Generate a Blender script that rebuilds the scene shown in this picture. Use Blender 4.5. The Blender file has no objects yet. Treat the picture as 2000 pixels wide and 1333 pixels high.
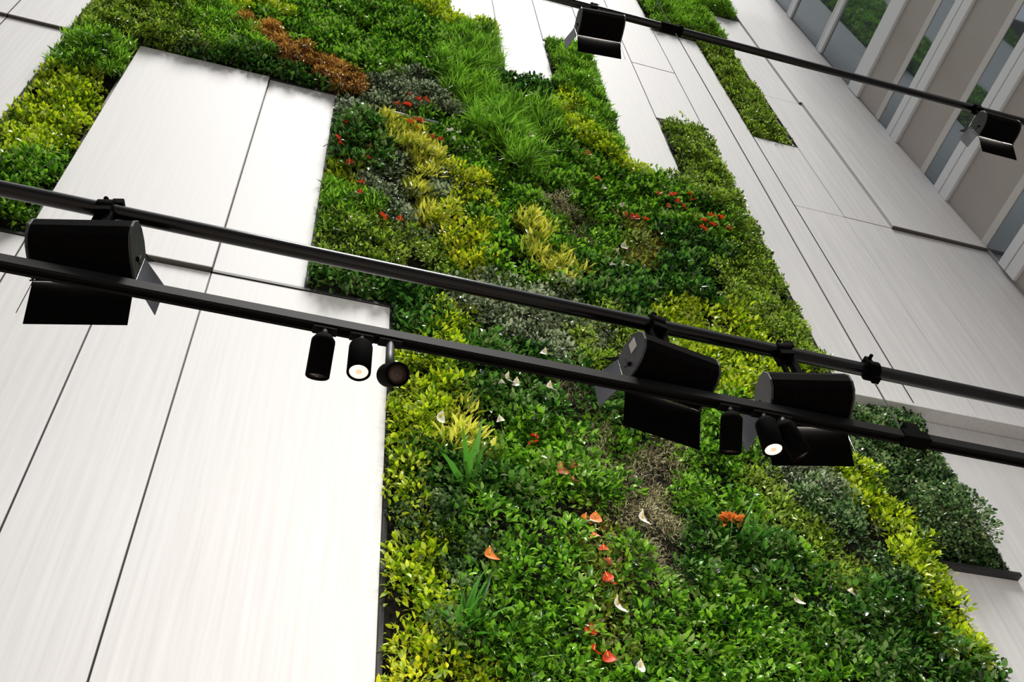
import bpy, bmesh, math
import numpy as np
from mathutils import Matrix, Vector

# ------------------------------------------------------------------ camera, sky, sun, exposure
S = bpy.context.scene
COL = S.collection
CAM = np.array([0.0, 0.0, 1.6])
CR = np.array([0.95716555, -0.28037312, -0.0722843])
CU = np.array([-0.18480629, -0.78377216, 0.5929147])
CF = np.array([0.22289176, 0.55415893, 0.80201443])
FPX = 2001.0
cd = bpy.data.cameras.new('camera')
cam = bpy.data.objects.new('camera', cd)
COL.objects.link(cam)
cd.sensor_width = 36.0
cd.lens = FPX / 2000 * 36.0
cd.clip_end = 500
M = Matrix.Identity(4)
for i in range(3):
    M[i][0], M[i][1], M[i][2], M[i][3] = CR[i], CU[i], -CF[i], CAM[i]
cam.matrix_world = M
S.camera = cam

S.view_settings.view_transform = 'Standard'
S.view_settings.look = 'None'
S.view_settings.gamma = 1.0
S.view_settings.use_curve_mapping = False
S.view_settings.exposure = 0.0

W = bpy.data.worlds.new('sky')
S.world = W
W.use_nodes = True
wn, wl = W.node_tree.nodes, W.node_tree.links
wn.clear()
wo = wn.new('ShaderNodeOutputWorld')
bg = wn.new('ShaderNodeBackground')
tc = wn.new('ShaderNodeTexCoord')
sx = wn.new('ShaderNodeSeparateXYZ')
rp = wn.new('ShaderNodeValToRGB')
wl.new(tc.outputs['Generated'], sx.inputs[0])
wl.new(sx.outputs['Z'], rp.inputs[0])
e = rp.color_ramp.elements
e[0].position, e[0].color = 0.0, (0.16, 0.15, 0.145, 1)
e[1].position, e[1].color = 1.0, (1.0, 1.0, 1.0, 1)
for p, c in ((0.45, (0.28, 0.275, 0.27, 1)), (0.62, (0.48, 0.48, 0.485, 1)), (0.76, (0.60, 0.61, 0.64, 1)), (0.90, (1.0, 1.0, 1.0, 1))):
    q = e.new(p)
    q.color = c
wl.new(rp.outputs[0], bg.inputs[0])
bg.inputs[1].default_value = 1.1
wl.new(bg.outputs[0], wo.inputs[0])

sd = bpy.data.lights.new('sun', 'SUN')
sd.energy = 3.8
sd.angle = math.radians(18)
sd.color = (1.0, 0.97, 0.92)
sun = bpy.data.objects.new('sun', sd)
COL.objects.link(sun)
sun.location = (0, -10, 40)
SUNDIR = Vector((1.0, -6.0, 15.4)).normalized()      # towards the sun
sun.rotation_euler = SUNDIR.to_track_quat('Z', 'Y').to_euler()

RNG = np.random.default_rng(7)


def at(px, py, y=6.0):
    """point of the plane at distance y seen at a pixel of the photograph"""
    d = CR * (px - 1000) / FPX - CU * (py - 666.5) / FPX + CF
    return CAM + d * (y - CAM[1]) / d[1]


# ------------------------------------------------------------------ helpers
def link(name, me, mats, parent=None):
    o = bpy.data.objects.new(name, me)
    COL.objects.link(o)
    for m in mats if isinstance(mats, (list, tuple)) else [mats]:
        me.materials.append(m)
    if parent is not None:
        o.parent = parent
    return o


def tag(o, label=None, cat=None, group=None, kind=None):
    for k, v in (('label', label), ('category', cat), ('group', group), ('kind', kind)):
        if v:
            o[k] = v
    return o


def empty(name, loc=(0, 0, 0), rot=(0, 0, 0)):
    o = bpy.data.objects.new(name, None)
    COL.objects.link(o)
    o.empty_display_size = 0.05
    o.location = loc
    o.rotation_euler = rot
    return o


def copy_tree(o, parent=None):
    c = o.copy()
    COL.objects.link(c)
    if parent is not None:
        c.parent = parent
    for ch in list(o.children):
        copy_tree(ch, c)
    return c


def bm_box(bm, lo, hi):
    x0, y0, z0 = lo
    x1, y1, z1 = hi
    v = [bm.verts.new(p) for p in ((x0, y0, z0), (x1, y0, z0), (x1, y1, z0), (x0, y1, z0),
                                   (x0, y0, z1), (x1, y0, z1), (x1, y1, z1), (x0, y1, z1))]
    for f in ((0, 3, 2, 1), (4, 5, 6, 7), (0, 1, 5, 4), (1, 2, 6, 5), (2, 3, 7, 6), (3, 0, 4, 7)):
        bm.faces.new([v[i] for i in f])


def bm_tube(bm, a, b, r0, r1=None, seg=20, caps=True):
    r1 = r0 if r1 is None else r1
    a, b = Vector(a), Vector(b)
    q = (b - a).to_track_quat('Z', 'Y')
    rings = []
    for p, r in ((a, r0), (b, r1)):
        rings.append([bm.verts.new(p + q @ Vector((r * math.cos(2 * math.pi * i / seg), r * math.sin(2 * math.pi * i / seg), 0)))
                      for i in range(seg)])
    for i in range(seg):
        j = (i + 1) % seg
        f = bm.faces.new((rings[0][i], rings[0][j], rings[1][j], rings[1][i]))
        f.smooth = True
    if caps:
        bm.faces.new(rings[0][::-1])
        bm.faces.new(rings[1])


def bm_prism(bm, prof, x0, x1):
    """profile in (y,z) extruded along x"""
    a = [bm.verts.new((x0, y, z)) for y, z in prof]
    b = [bm.verts.new((x1, y, z)) for y, z in prof]
    n = len(prof)
    for i in range(n):
        j = (i + 1) % n
        bm.faces.new((a[i], a[j], b[j], b[i]))
    bm.faces.new(a[::-1])
    bm.faces.new(b)


def bm_lathe(bm, prof, seg=28, axis_origin=(0, 0, 0)):
    """profile (r,z) turned round the local z axis"""
    ox, oy, oz = axis_origin
    rings = []
    for r, z in prof:
        if r < 1e-6:
            rings.append([bm.verts.new((ox, oy, oz + z))])
        else:
            rings.append([bm.verts.new((ox + r * math.cos(2 * math.pi * i / seg), oy + r * math.sin(2 * math.pi * i / seg), oz + z)) for i in range(seg)])
    for A, B in zip(rings, rings[1:]):
        for i in range(seg):
            j = (i + 1) % seg
            if len(A) == 1 and len(B) == 1:
                continue
            if len(A) == 1:
                f = bm.faces.new((A[0], B[i], B[j]))
            elif len(B) == 1:
                f = bm.faces.new((A[i], B[0], A[j]))
            else:
                f = bm.faces.new((A[i], B[i], B[j], A[j]))
            f.smooth = True


def bm_arc(bm, c, R, r, a0, a1, n=14, seg=8, plane='yz'):
    """bent rod along an arc"""
    ring0 = None
    for k in range(n + 1):
        a = a0 + (a1 - a0) * k / n
        er = Vector((0, math.cos(a), math.sin(a)))
        p = Vector(c) + er * R
        ring = [bm.verts.new(p + er * (r * math.cos(2 * math.pi * i / seg)) + Vector((r * math.sin(2 * math.pi * i / seg), 0, 0))) for i in range(seg)]
        if ring0:
            for i in range(seg):
                j = (i + 1) % seg
                bm.faces.new((ring0[i], ring0[j], ring[j], ring[i])).smooth = True
        else:
            bm.faces.new(ring)
        ring0 = ring
    bm.faces.new(ring0[::-1])


def done(bm, name, mats, parent=None, bevel=0.0, seg=1):
    bmesh.ops.recalc_face_normals(bm, faces=bm.faces)
    me = bpy.data.meshes.new(name)
    bm.to_mesh(me)
    bm.free()
    o = link(name, me, mats, parent)
    if bevel:
        m = o.modifiers.new('bevel', 'BEVEL')
        m.width = bevel
        m.segments = seg
        m.limit_method = 'ANGLE'
    return o


def box(name, lo, hi, mat, parent=None, bevel=0.0):
    bm = bmesh.new()
    bm_box(bm, lo, hi)
    return done(bm, name, mat, parent, bevel)


# ------------------------------------------------------------------ materials
def mat(name, base, rough=0.5, metal=0.0, spec=0.5, emit=None, estr=0.0):
    m = bpy.data.materials.new(name)
    m.use_nodes = True
    b = m.node_tree.nodes['Principled BSDF']
    b.inputs['Base Color'].default_value = (*base, 1)
    b.inputs['Roughness'].default_value = rough
    b.inputs['Metallic'].default_value = metal
    b.inputs['Specular IOR Level'].default_value = spec
    if emit:
        b.inputs['Emission Color'].default_value = (*emit, 1)
        b.inputs['Emission Strength'].default_value = estr
    return m


def noisy(m, scale, lo, hi, stretch=(1, 1, 1), rough=None):
    """noise-driven variation of base colour (and of roughness)"""
    nt = m.node_tree
    b = nt.nodes['Principled BSDF']
    t = nt.nodes.new('ShaderNodeTexCoord')
    mp = nt.nodes.new('ShaderNodeMapping')
    mp.inputs['Scale'].default_value = stretch
    n = nt.nodes.new('ShaderNodeTexNoise')
    n.inputs['Scale'].default_value = scale
    n.inputs['Detail'].default_value = 5
    r = nt.nodes.new('ShaderNodeValToRGB')
    r.color_ramp.elements[0].position = 0.3
    r.color_ramp.elements[1].position = 0.7
    r.color_ramp.elements[0].color = (*lo, 1)
    r.color_ramp.elements[1].color = (*hi, 1)
    nt.links.new(t.outputs['Object'], mp.inputs[0])
    nt.links.new(mp.outputs[0], n.inputs['Vector'])
    nt.links.new(n.outputs['Fac'], r.inputs[0])
    nt.links.new(r.outputs[0], b.inputs['Base Color'])
    if rough:
        mr = nt.nodes.new('ShaderNodeMapRange')
        mr.inputs['To Min'].default_value, mr.inputs['To Max'].default_value = rough
        nt.links.new(n.outputs['Fac'], mr.inputs['Value'])
        nt.links.new(mr.outputs[0], b.inputs['Roughness'])
    return m


M_PANEL = noisy(mat('brushed_metal_panel', (0.8, 0.8, 0.81), 0.58, 0.12), 1.6, (0.60, 0.60, 0.605), (0.69, 0.69, 0.70), (14, 14, 0.4), (0.56, 0.66))
M_BLACK = mat('black_frame', (0.012, 0.012, 0.013), 0.5)
M_FELT = noisy(mat('dark_planting_felt', (0.02, 0.02, 0.02), 0.95, spec=0.1), 30, (0.012, 0.012, 0.011), (0.03, 0.028, 0.022))
M_FIX = noisy(mat('black_powder_coat', (0.003, 0.003, 0.003), 0.8, spec=0.03), 60, (0.002, 0.002, 0.002), (0.004, 0.0035, 0.0035))
M_PIPE = noisy(mat('satin_black_tube', (0.01, 0.01, 0.012), 0.22, spec=0.35), 20, (0.002, 0.002, 0.003), (0.004, 0.004, 0.005))
M_TRACK = mat('black_track_aluminium', (0.0045, 0.004, 0.004), 0.55, spec=0.12)
M_PLATE = noisy(mat('grey_end_plate', (0.09, 0.09, 0.1), 0.5), 40, (0.02, 0.02, 0.023), (0.035, 0.035, 0.04))
M_DOOR = noisy(mat('grey_barn_door', (0.12, 0.13, 0.16), 0.5), 40, (0.06, 0.065, 0.08), (0.075, 0.08, 0.10))
M_STEEL = mat('steel_cable', (0.30, 0.31, 0.33), 0.4, 0.8)
M_PIPEGREY = mat('grey_water_pipe', (0.45, 0.46, 0.5), 0.35, 0.3)
M_LENS = mat('lit_lamp_lens', (1, 0.9, 0.8), 0.3, emit=(1.0, 0.87, 0.74), estr=1.0)
M_LENSHOT = mat('lamp_chip', (1, 0.8, 0.6), 0.3, emit=(0.8, 0.55, 0.32), estr=0.8)
M_LENSOFF = mat('dark_lamp_lens', (0.05, 0.03, 0.02), 0.2)
M_TUBE = mat('flood_lamp_glow', (1, 0.95, 0.9), 0.3, emit=(1.0, 0.95, 0.88), estr=4.0)
M_REFL = mat('flood_reflector', (0.85, 0.84, 0.82), 0.25, 0.6)
M_STICKER = mat('paper_sticker', (0.55, 0.53, 0.48), 0.6)
M_FLOOR = noisy(mat('stone_floor', (0.45, 0.38, 0.31), 0.4), 2, (0.24, 0.20, 0.17), (0.30, 0.26, 0.22))
M_TRANSOM = mat('white_transom', (0.82, 0.84, 0.88), 0.4)
M_SPANDREL = noisy(mat('taupe_spandrel', (0.27, 0.245, 0.235), 0.35, spec=0.4), 1.0, (0.40, 0.36, 0.34), (0.45, 0.41, 0.39))
M_STRIP = mat('pale_strip', (0.62, 0.60, 0.585), 0.4)
M_GLASS = mat('coated_glass', (0.22, 0.26, 0.29), 0.03, 0.75)
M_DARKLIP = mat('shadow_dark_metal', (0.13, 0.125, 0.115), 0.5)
M_CONC = mat('plaster', (0.5, 0.5, 0.5), 0.8)


def leaf_mat(name, cols, rough=0.38, spec=0.5, trans=0.3):
    m = bpy.data.materials.new(name)
    m.use_nodes = True
    nt = m.node_tree
    b = nt.nodes['Principled BSDF']
    out = nt.nodes['Material Output']
    g = nt.nodes.new('ShaderNodeNewGeometry')
    r = nt.nodes.new('ShaderNodeValToRGB')
    el = r.color_ramp.elements
    el[0].color = (*cols[0], 1)
    el[1].color = (*cols[-1], 1)
    for i, c in enumerate(cols[1:-1]):
        q = el.new((i + 1) / (len(cols) - 1))
        q.color = (*c, 1)
    nz = nt.nodes.new('ShaderNodeTexNoise')
    nz.inputs['Scale'].default_value = 2.2
    nz.inputs['Detail'].default_value = 3
    nt.links.new(g.outputs['Position'], nz.inputs['Vector'])
    ad = nt.nodes.new('ShaderNodeMath')
    ad.operation = 'MULTIPLY_ADD'
    ad.inputs[1].default_value = 1.6
    ad.inputs[2].default_value = -0.8
    nt.links.new(nz.outputs['Fac'], ad.inputs[0])
    a2 = nt.nodes.new('ShaderNodeMath')
    a2.operation = 'ADD'
    nt.links.new(ad.outputs[0], a2.inputs[0])
    nt.links.new(g.outputs['Random Per Island'], a2.inputs[1])
    nt.links.new(a2.outputs[0], r.inputs[0])
    nt.links.new(r.outputs[0], b.inputs['Base Color'])
    b.inputs['Roughness'].default_value = rough
    b.inputs['Specular IOR Level'].default_value = spec
    tr = nt.nodes.new('ShaderNodeBsdfTranslucent')
    nt.links.new(r.outputs[0], tr.inputs['Color'])
    mx = nt.nodes.new('ShaderNodeMixShader')
    mx.inputs[0].default_value = trans
    nt.links.new(b.outputs[0], mx.inputs[1])
    nt.links.new(tr.outputs[0], mx.inputs[2])
    nt.links.new(mx.outputs[0], out.inputs['Surface'])
    return m


# species: material colours, leaf length, width ratio, bend, droop, clump radius, leaves per plant, spread
SP = {
    'lime':   dict(c=[(0.13, 0.27, 0.008), (0.29, 0.46, 0.010), (0.42, 0.55, 0.015)], L=.11, w=.48, bend=.35, up=.25, R=.19, n=46, rnd=.6),
    'yellow': dict(c=[(0.20, 0.34, 0.008), (0.42, 0.58, 0.012), (0.56, 0.66, 0.02)], L=.11, w=.42, bend=.35, up=.3, R=.19, n=46, rnd=.6),
    'green':  dict(c=[(0.035, 0.13, 0.010), (0.08, 0.25, 0.014), (0.17, 0.36, 0.02)], L=.12, w=.48, bend=.3, up=.1, R=.19, n=44, rnd=.6, spec=.6, rough=.3),
    'olive':  dict(c=[(0.06, 0.14, 0.012), (0.14, 0.27, 0.018), (0.26, 0.38, 0.03)], L=.085, w=.45, bend=.3, up=.15, R=.17, n=60, rnd=.7),
    'dark':   dict(c=[(0.012, 0.055, 0.008), (0.030, 0.11, 0.014), (0.07, 0.19, 0.022)], L=.13, w=.48, bend=.3, up=.05, R=.2, n=40, rnd=.6, spec=.7, rough=.28),
    'grey':   dict(c=[(0.05, 0.085, 0.035), (0.11, 0.16, 0.075), (0.27, 0.33, 0.21)], L=.085, w=.55, bend=.3, up=.1, R=.17, n=60, rnd=.7, spec=.6, rough=.32),
    'ivy':    dict(c=[(0.020, 0.065, 0.016), (0.045, 0.125, 0.03), (0.13, 0.22, 0.08)], L=.075, w=.7, bend=.2, up=.1, R=.15, n=60, rnd=.7, spec=.6, rough=.32),
    'fern':   dict(c=[(0.05, 0.16, 0.012), (0.11, 0.29, 0.018), (0.22, 0.42, 0.03)], L=.17, w=.16, bend=.5, up=.2, R=.17, n=64, rnd=.7),
    'grass':  dict(c=[(0.07, 0.21, 0.012), (0.15, 0.36, 0.02), (0.24, 0.46, 0.04)], L=.22, w=.055, bend=.7, up=.45, R=.10, n=95, rnd=.9),
    'bronze': dict(c=[(0.20, 0.07, 0.012), (0.36, 0.17, 0.03), (0.45, 0.27, 0.06)], L=.12, w=.2, bend=.6, up=-.1, R=.14, n=80, rnd=.8, spec=.3),
    'spear':  dict(c=[(0.20, 0.27, 0.015), (0.42, 0.50, 0.03), (0.55, 0.56, 0.07)], L=.135, w=.22, bend=.3, up=.75, R=.14, n=52, rnd=.75),
    'dry':    dict(c=[(0.10, 0.09, 0.05), (0.22, 0.20, 0.11), (0.34, 0.31, 0.18)], L=.09, w=.14, bend=.4, up=.1, R=.16, n=90, rnd=1.0, spec=.2),
    'mixed':  dict(c=[(0.16, 0.06, 0.02), (0.13, 0.19, 0.025), (0.20, 0.27, 0.03)], L=.10, w=.45, bend=.3, up=.15, R=.17, n=46, rnd=.7),
    'sword':  dict(c=[(0.012, 0.06, 0.008), (0.03, 0.13, 0.012), (0.06, 0.20, 0.02)], L=.42, w=.09, bend=.35, up=.8, R=.06, n=22, rnd=.4, spec=.6, rough=.3),
}
for k, v in SP.items():
    if k not in ('grass', 'sword', 'spear'):
        v['L'] *= .60
        v['n'] = int(v['n'] * 2.1)
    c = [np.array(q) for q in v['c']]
    lo, hi = c[0] * .35, c[-1] * .7 + np.array([.20, .22, .11])  # hi: pale stop, paints bright glints into the leaf colour
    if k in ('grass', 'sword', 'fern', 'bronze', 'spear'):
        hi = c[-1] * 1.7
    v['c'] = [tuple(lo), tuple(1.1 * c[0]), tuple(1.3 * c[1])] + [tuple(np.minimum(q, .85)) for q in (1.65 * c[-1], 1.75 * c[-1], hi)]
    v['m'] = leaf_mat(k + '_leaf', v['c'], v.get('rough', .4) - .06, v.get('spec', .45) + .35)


# ------------------------------------------------------------------ setting
floor = box('floor', (-9, -16, -0.2), (11.2, 6.3, 0.0), M_FLOOR)
floor['kind'] = 'structure'
wb = box('wall_back', (-9, 6.14, 0), (11.2, 6.4, 36), M_FELT)
wb['kind'] = 'structure'
XC = 10.96

# cladding panels: x0, x1, z0, z1, front plane, sides that meet planting, label
PAN = [
    (-7.0, -4.16, 15.47, 36, 5.96, '', 'white metal panel at the very top left, outermost above the horizontal joint'),
    (-4.145, -3.38, 15.47, 36, 5.96, 'R', 'white metal panel above the horizontal joint at top left, beside the far left planted strip'),
    (-7.0, -4.16, 10.5, 15.44, 6.0, '', 'white metal panel below the joint at the far left edge, outer one'),
    (-4.145, -3.38, 10.5, 15.44, 6.0, 'R', 'bright white metal panel left of the narrow lime planted strip'),
    (-2.46, -0.73, 10.5, 15.45, 5.955, 'LT', 'broad white metal panel behind the large floodlight, reaching up to the bronze plants'),
    (-0.715, 0.2, 10.5, 15.45, 6.0, 'TR', 'narrow white metal panel between the broad left panel and the red flowers'),
    (-7.0, -3.39, 0.1, 10.46, 6.0, 'T', 'white metal panel at the lower far left below the planted strip'),
    (-3.375, -2.47, 0.1, 10.46, 6.0, 'T', 'pale metal panel behind the left floodlight, below the foot of the planted strip'),
    (-2.455, -1.59, 0.1, 10.46, 6.0, '', 'grey-white metal panel at lower left, left of the first dark joint'),
    (-1.575, -0.73, 0.1, 10.46, 6.0, '', 'grey-white metal panel at lower left between two dark slanting joints'),
    (-0.715, 1.1, 0.1, 10.46, 6.0, 'TR', 'widest white metal panel, behind the three small spotlights, left of the lime plants'),
    (1.98, 2.86, 20.2, 36, 6.0, 'LB', 'white metal panel at top centre left of the long hanging panel'),
    (2.875, 3.75, 17.8, 36, 6.0, 'LRB', 'white metal panel hanging down into the plants left of the upper floodlight'),
    (3.765, 4.64, 20.2, 22.6, 6.0, 'B', 'white metal panel directly behind the upper middle floodlight'),
    (3.765, 4.64, 22.63, 36, 6.0, '', 'white metal panel above the upper middle floodlight, over a thin joint'),
    (4.655, 5.53, 15.35, 36, 6.0, 'LRB', 'longest white metal panel hanging into the plants right of the upper floodlight'),
    (5.545, 6.43, 17.7, 20.2, 6.0, 'B', 'white metal panel over the square planted notch, beneath a thin joint'),
    (5.545, 6.43, 20.23, 36, 6.0, 'R', 'white metal panel below the upper pipe, above the thin joint'),
    (6.445, 7.42, 10.47, 22.6, 6.0, 'LRT', 'tall white metal panel with the hanging cable in front, right of the planting'),
    (7.435, 8.30, 10.47, 15.4, 5.985, 'B', 'white metal panel right of the cable, between two long slanting joints'),
    (7.435, 8.30, 15.42, 17.9, 5.985, 'T', 'white metal panel under the foot of the narrow upper right planted strip'),
    (8.315, 9.15, 10.47, 15.4, 5.985, 'B', 'grey metal panel left of the darkest lower right panel'),
    (8.315, 9.15, 15.42, 20.25, 5.98, 'L', 'grey-white metal panel right of the foot of the upper planted strip'),
    (8.27, 9.10, 20.28, 25.0, 5.985, 'LT', 'white metal panel right of the narrow planted strip, just below the upper pipe'),
    (9.115, 10.94, 20.3, 36, 5.94, '', 'white metal panel beside the upper windows, with shadowed lower edge'),
    (9.165, 10.94, 15.42, 20.27, 5.93, '', 'grey metal panel beside the middle windows, with thick dark lower edge'),
    (9.165, 10.94, 10.47, 15.38, 5.985, 'B', 'dark grey metal panel at the right edge below the thick dark ledge'),
    (7.40, 8.60, 7.98, 10.38, 6.09, 'L', 'white metal panel right of the overhanging shrub, under the pale ledge'),
    (8.615, 10.94, 0.1, 10.38, 6.09, '', 'white metal panel at the right edge under the pale ledge'),
    (6.55, 8.60, 0.1, 7.95, 6.05, 'L', 'white metal panel at the lower right corner below the overhanging shrub'),
]
for i, (x0, x1, z0, z1, yf, sides, lab) in enumerate(PAN):
    if x0 > 6:
        x1 += .008 if x1 < 10.9 else 0
        z1 += .01 if 'T' not in sides and z1 < 30 else 0
    r = empty('cladding_panel', ((x0 + x1) / 2, 6.13, z0))
    tag(r, lab, 'wall panel', 'white metal cladding panels')
    off = np.array(r.location)

    def B(nm, lo, hi, m, bev=0.0):
        return box(nm, np.array(lo) - off, np.array(hi) - off, m, r, bev)
    B('face_sheet', (x0, yf, z0), (x1, yf + 0.012, z1), M_PANEL, 0.003)
    g = 0.012
    B('backing_tray', (x0 - .006, yf + 0.014, z0 + g), (x1 + .006, 6.135, z1 + .006), M_BLACK if yf < 6.02 else M_BLACK)
    t = 0.055
    if 'L' in sides:
        B('edge_trim', (x0 - t, 6.02, z0), (x0 - .008, 6.135, z1), M_BLACK, .004)
    if 'R' in sides:
        B('edge_trim', (x1 + .008, 6.02, z0), (x1 + t, 6.135, z1), M_BLACK, .004)
    if 'T' in sides and z1 < 30:
        B('edge_trim', (x0 - (t if 'L' in sides else 0), 5.99, z1 + .008), (x1 + (t if 'R' in sides else 0), 6.135, z1 + t), M_BLACK, .004)
    # underside lip of face metal; on stepped panels, shade painted in by darker colour
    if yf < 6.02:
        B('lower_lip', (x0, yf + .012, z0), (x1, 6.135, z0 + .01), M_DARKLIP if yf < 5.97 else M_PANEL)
    if yf < 5.95:
        B('side_lip', (x0 - .007, yf + .001, z0), (x0, 6.10, z1), M_PANEL)

# wide pale lip below the right hand panels, thick dark ledge of the two stepped panels, tray under the shrub
o = box('ledge', (6.50, 5.90, 10.40), (10.94, 6.13, 10.455), M_PANEL, None, .004)
tag(o, 'pale metal ledge along the foot of the right panels, above the shrub', 'ledge')
o = box('planter_ledge', (6.50, 5.97, 7.93), (7.46, 6.13, 7.975), M_BLACK, None, .004)
tag(o, 'dark ledge carrying the overhanging shrub at right', 'ledge')
bm = bmesh.new()
bm_tube(bm, at(668, 196, 5.82), at(856, 241, 5.82), .022)
tag(done(bm, 'irrigation_pipe', M_PIPEGREY), 'pale grey irrigation pipe among the plants beside the red flowers', 'pipe')

# window wall on the right
fw = box('wall_right', (XC, -1, 0), (XC + .3, 6.4, 29.2), M_CONC)
fw['kind'] = 'structure'
YE = 5.93
Y0 = -1.0
zt = [14.42, 17.0, 19.36, 21.57]
nwin = 0


def strip(bm, z0, z1, depth, back=0.0):
    bm_box(bm, (XC - depth, Y0, z0), (XC - back, YE, z1))


for k, z in enumerate([4.7, 7.15, 9.6, 12.0] + zt + [24.1, 26.5]):
    w = empty('window', (XC, (Y0 + YE) / 2, z))
    nwin += 1
    w.name = 'window_%d' % nwin
    w['kind'] = 'structure'
    off = Vector(w.location)

    def part(nm, pieces, m):
        bm = bmesh.new()
        for z0, z1, d in pieces:
            strip(bm, z0, z1, d, .004)
        bmesh.ops.translate(bm, verts=bm.verts, vec=-off)
        return done(bm, nm, m, w, .006)
    zn = z + 2.43 if z not in zt[1:] else {17.0: 19.36, 19.36: 21.57, 21.57: 24.1}[z]
    if z == 14.42:
        zn = 17.0
    if z < 21:
        part('transom', [(z, z + .27, .09), (z + .30, z + .52, .09)], M_TRANSOM)
        part('transom_groove', [(z + .27, z + .30, .04)], M_BLACK)
        part('glass_pane', [(z + .52, z + 1.05, .02)], M_GLASS)
        part('glazing_bar', [(z + 1.05, z + 1.24, .035)], M_STRIP)
        part('spandrel', [(z + 1.24, zn - .02, .03)], M_SPANDREL)
    else:
        part('transom', [(z, z + .55, .09)] if z < 22 else [(z, z + .22, .07), (z + .30, z + .36, .05)], M_TRANSOM if z < 26 else M_TRANSOM)
        part('glass_pane', [(z + (.55 if z < 22 else .36), zn - .02, .02)], M_GLASS)

# roof beam that carries the cable, above the frame
rb = box('beam', (-6, 1.65, 33.0), (11, 1.85, 33.3), M_CONC)
rb['kind'] = 'structure'


# ------------------------------------------------------------------ lighting rig
YR = 1.75


P_B0, P_B1 = at(0, 368, YR), at(2000, 788, YR)
P_A0, P_A1 = at(1100, 1, YR), at(2000, 238, YR)
P_C0, P_C1 = at(0, 513, YR), at(2000, 900, YR)


def pipe(p, q, ext0, ext1, lab):
    d = q - p
    a, b = p - d * ext0, q + d * ext1
    bm = bmesh.new()
    bm_tube(bm, (0, 0, 0), b - a, .0245, seg=32)
    o = done(bm, 'lighting_pipe', M_PIPE)
    o.location = a
    return tag(o, lab, 'pipe', 'black lighting pipes')


pipe(P_A0, P_A1, 1.0, .6, 'upper thin black pipe crossing the top right, above the windows')
pipe(P_B0, P_B1, 1.0, .6, 'long glossy black pipe crossing the middle, carrying three floodlights')


def zB(x):
    return P_B0[2] + (P_B1[2] - P_B0[2]) * (x - P_B0[0]) / (P_B1[0] - P_B0[0])


def zA(x):
    return P_A0[2] + (P_A1[2] - P_A0[2]) * (x - P_A0[0]) / (P_A1[0] - P_A0[0])


def zC(x):
    return P_C0[2] + (P_C1[2] - P_C0[2]) * (x - P_C0[0]) / (P_C1[0] - P_C0[0])


# lower square track with a groove underneath
d = P_C1 - P_C0
a, b = P_C0 - d * 1.0, P_C1 + d * .6
bm = bmesh.new()
h = .0185
prof = [(-h, -h), (-.009, -h), (-.009, -.006), (.009, -.006), (.009, -h), (h, -h), (h, h), (-h, h)]
L = float(np.linalg.norm(b - a))
bm_prism(bm, prof, 0, L)
trk = done(bm, 'lighting_track', M_TRACK, None, .0015)
trk.location = a
trk.rotation_euler = (0, -math.atan2(d[2], d[0]), 0)
tag(trk, 'lowest black square track carrying the small cylinder spotlights', 'track')

# steel cable with its fittings
bm = bmesh.new()
bm_tube(bm, (0, 0, 0), (0, 0, 33.0 - zC(2.06)), .0028, seg=8)
cab = done(bm, 'suspension_cable', M_STEEL)
cab.location = (2.06, YR + .012, zC(2.06))
tag(cab, 'thin steel cable dropping past both pipes to the track at right', 'cable')


def cable_clamp(x, z, rot, lab, kind):
    r = empty('cable_clamp', (x, YR, z), (0, rot, 0))
    tag(r, lab, 'clamp', 'cable clamps')
    if kind == 'pipe':
        bm = bmesh.new()
        bm_tube(bm, (-.020, 0, 0), (.020, 0, 0), .036, seg=28)
        bm_box(bm, (-.014, -.014, -.058), (.014, .014, -.03))
        done(bm, 'collar', M_FIX, r, .002)
        bm = bmesh.new()
        bm_box(bm, (-.013, -.02, .03), (.013, .02, .062))
        bm_tube(bm, (0, -.04, .046), (0, .04, .046), .007, seg=12)
        done(bm, 'clamp_bolt', M_FIX, r, .002)
    elif kind == 'sleeve':
        bm = bmesh.new()
        bm_tube(bm, (-.095, 0, 0), (.03, 0, 0), .031, seg=28)
        done(bm, 'sleeve', M_FIX, r, .002)
        bm = bmesh.new()
        bm_tube(bm, (.03, 0, 0), (.05, 0, 0), .038, seg=28)
        bm_tube(bm, (.04, 0, .03), (.04, 0, .065), .009, seg=12)
        done(bm, 'collar', M_FIX, r, .002)
    else:
        bm = bmesh.new()
        bm_box(bm, (-.05, -.024, -.022), (.05, .024, .022))
        bm_box(bm, (-.022, -.02, .02), (.03, .02, .062))
        done(bm, 'bracket', M_FIX, r, .003)
        bm = bmesh.new()
        bm_tube(bm, (.0, 0, .06), (.0, 0, .085), .010, .005, seg=12)
        done(bm, 'gripper', M_FIX, r, .002)
    return r


RA, RB = -math.atan2(P_A1[2] - P_A0[2], P_A1[0] - P_A0[0]), -math.atan2(P_B1[2] - P_B0[2], P_B1[0] - P_B0[0])
cable_clamp(2.05, zA(2.05), RA, 'black sleeve clamp joining the cable to the upper thin pipe', 'sleeve')
cable_clamp(2.06, zB(2.06), RB, 'black collar clamp where the cable passes the middle pipe', 'pipe')
cable_clamp(2.075, zC(2.075), 0, 'black bracket where the cable ends on the square track', 'track')


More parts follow.
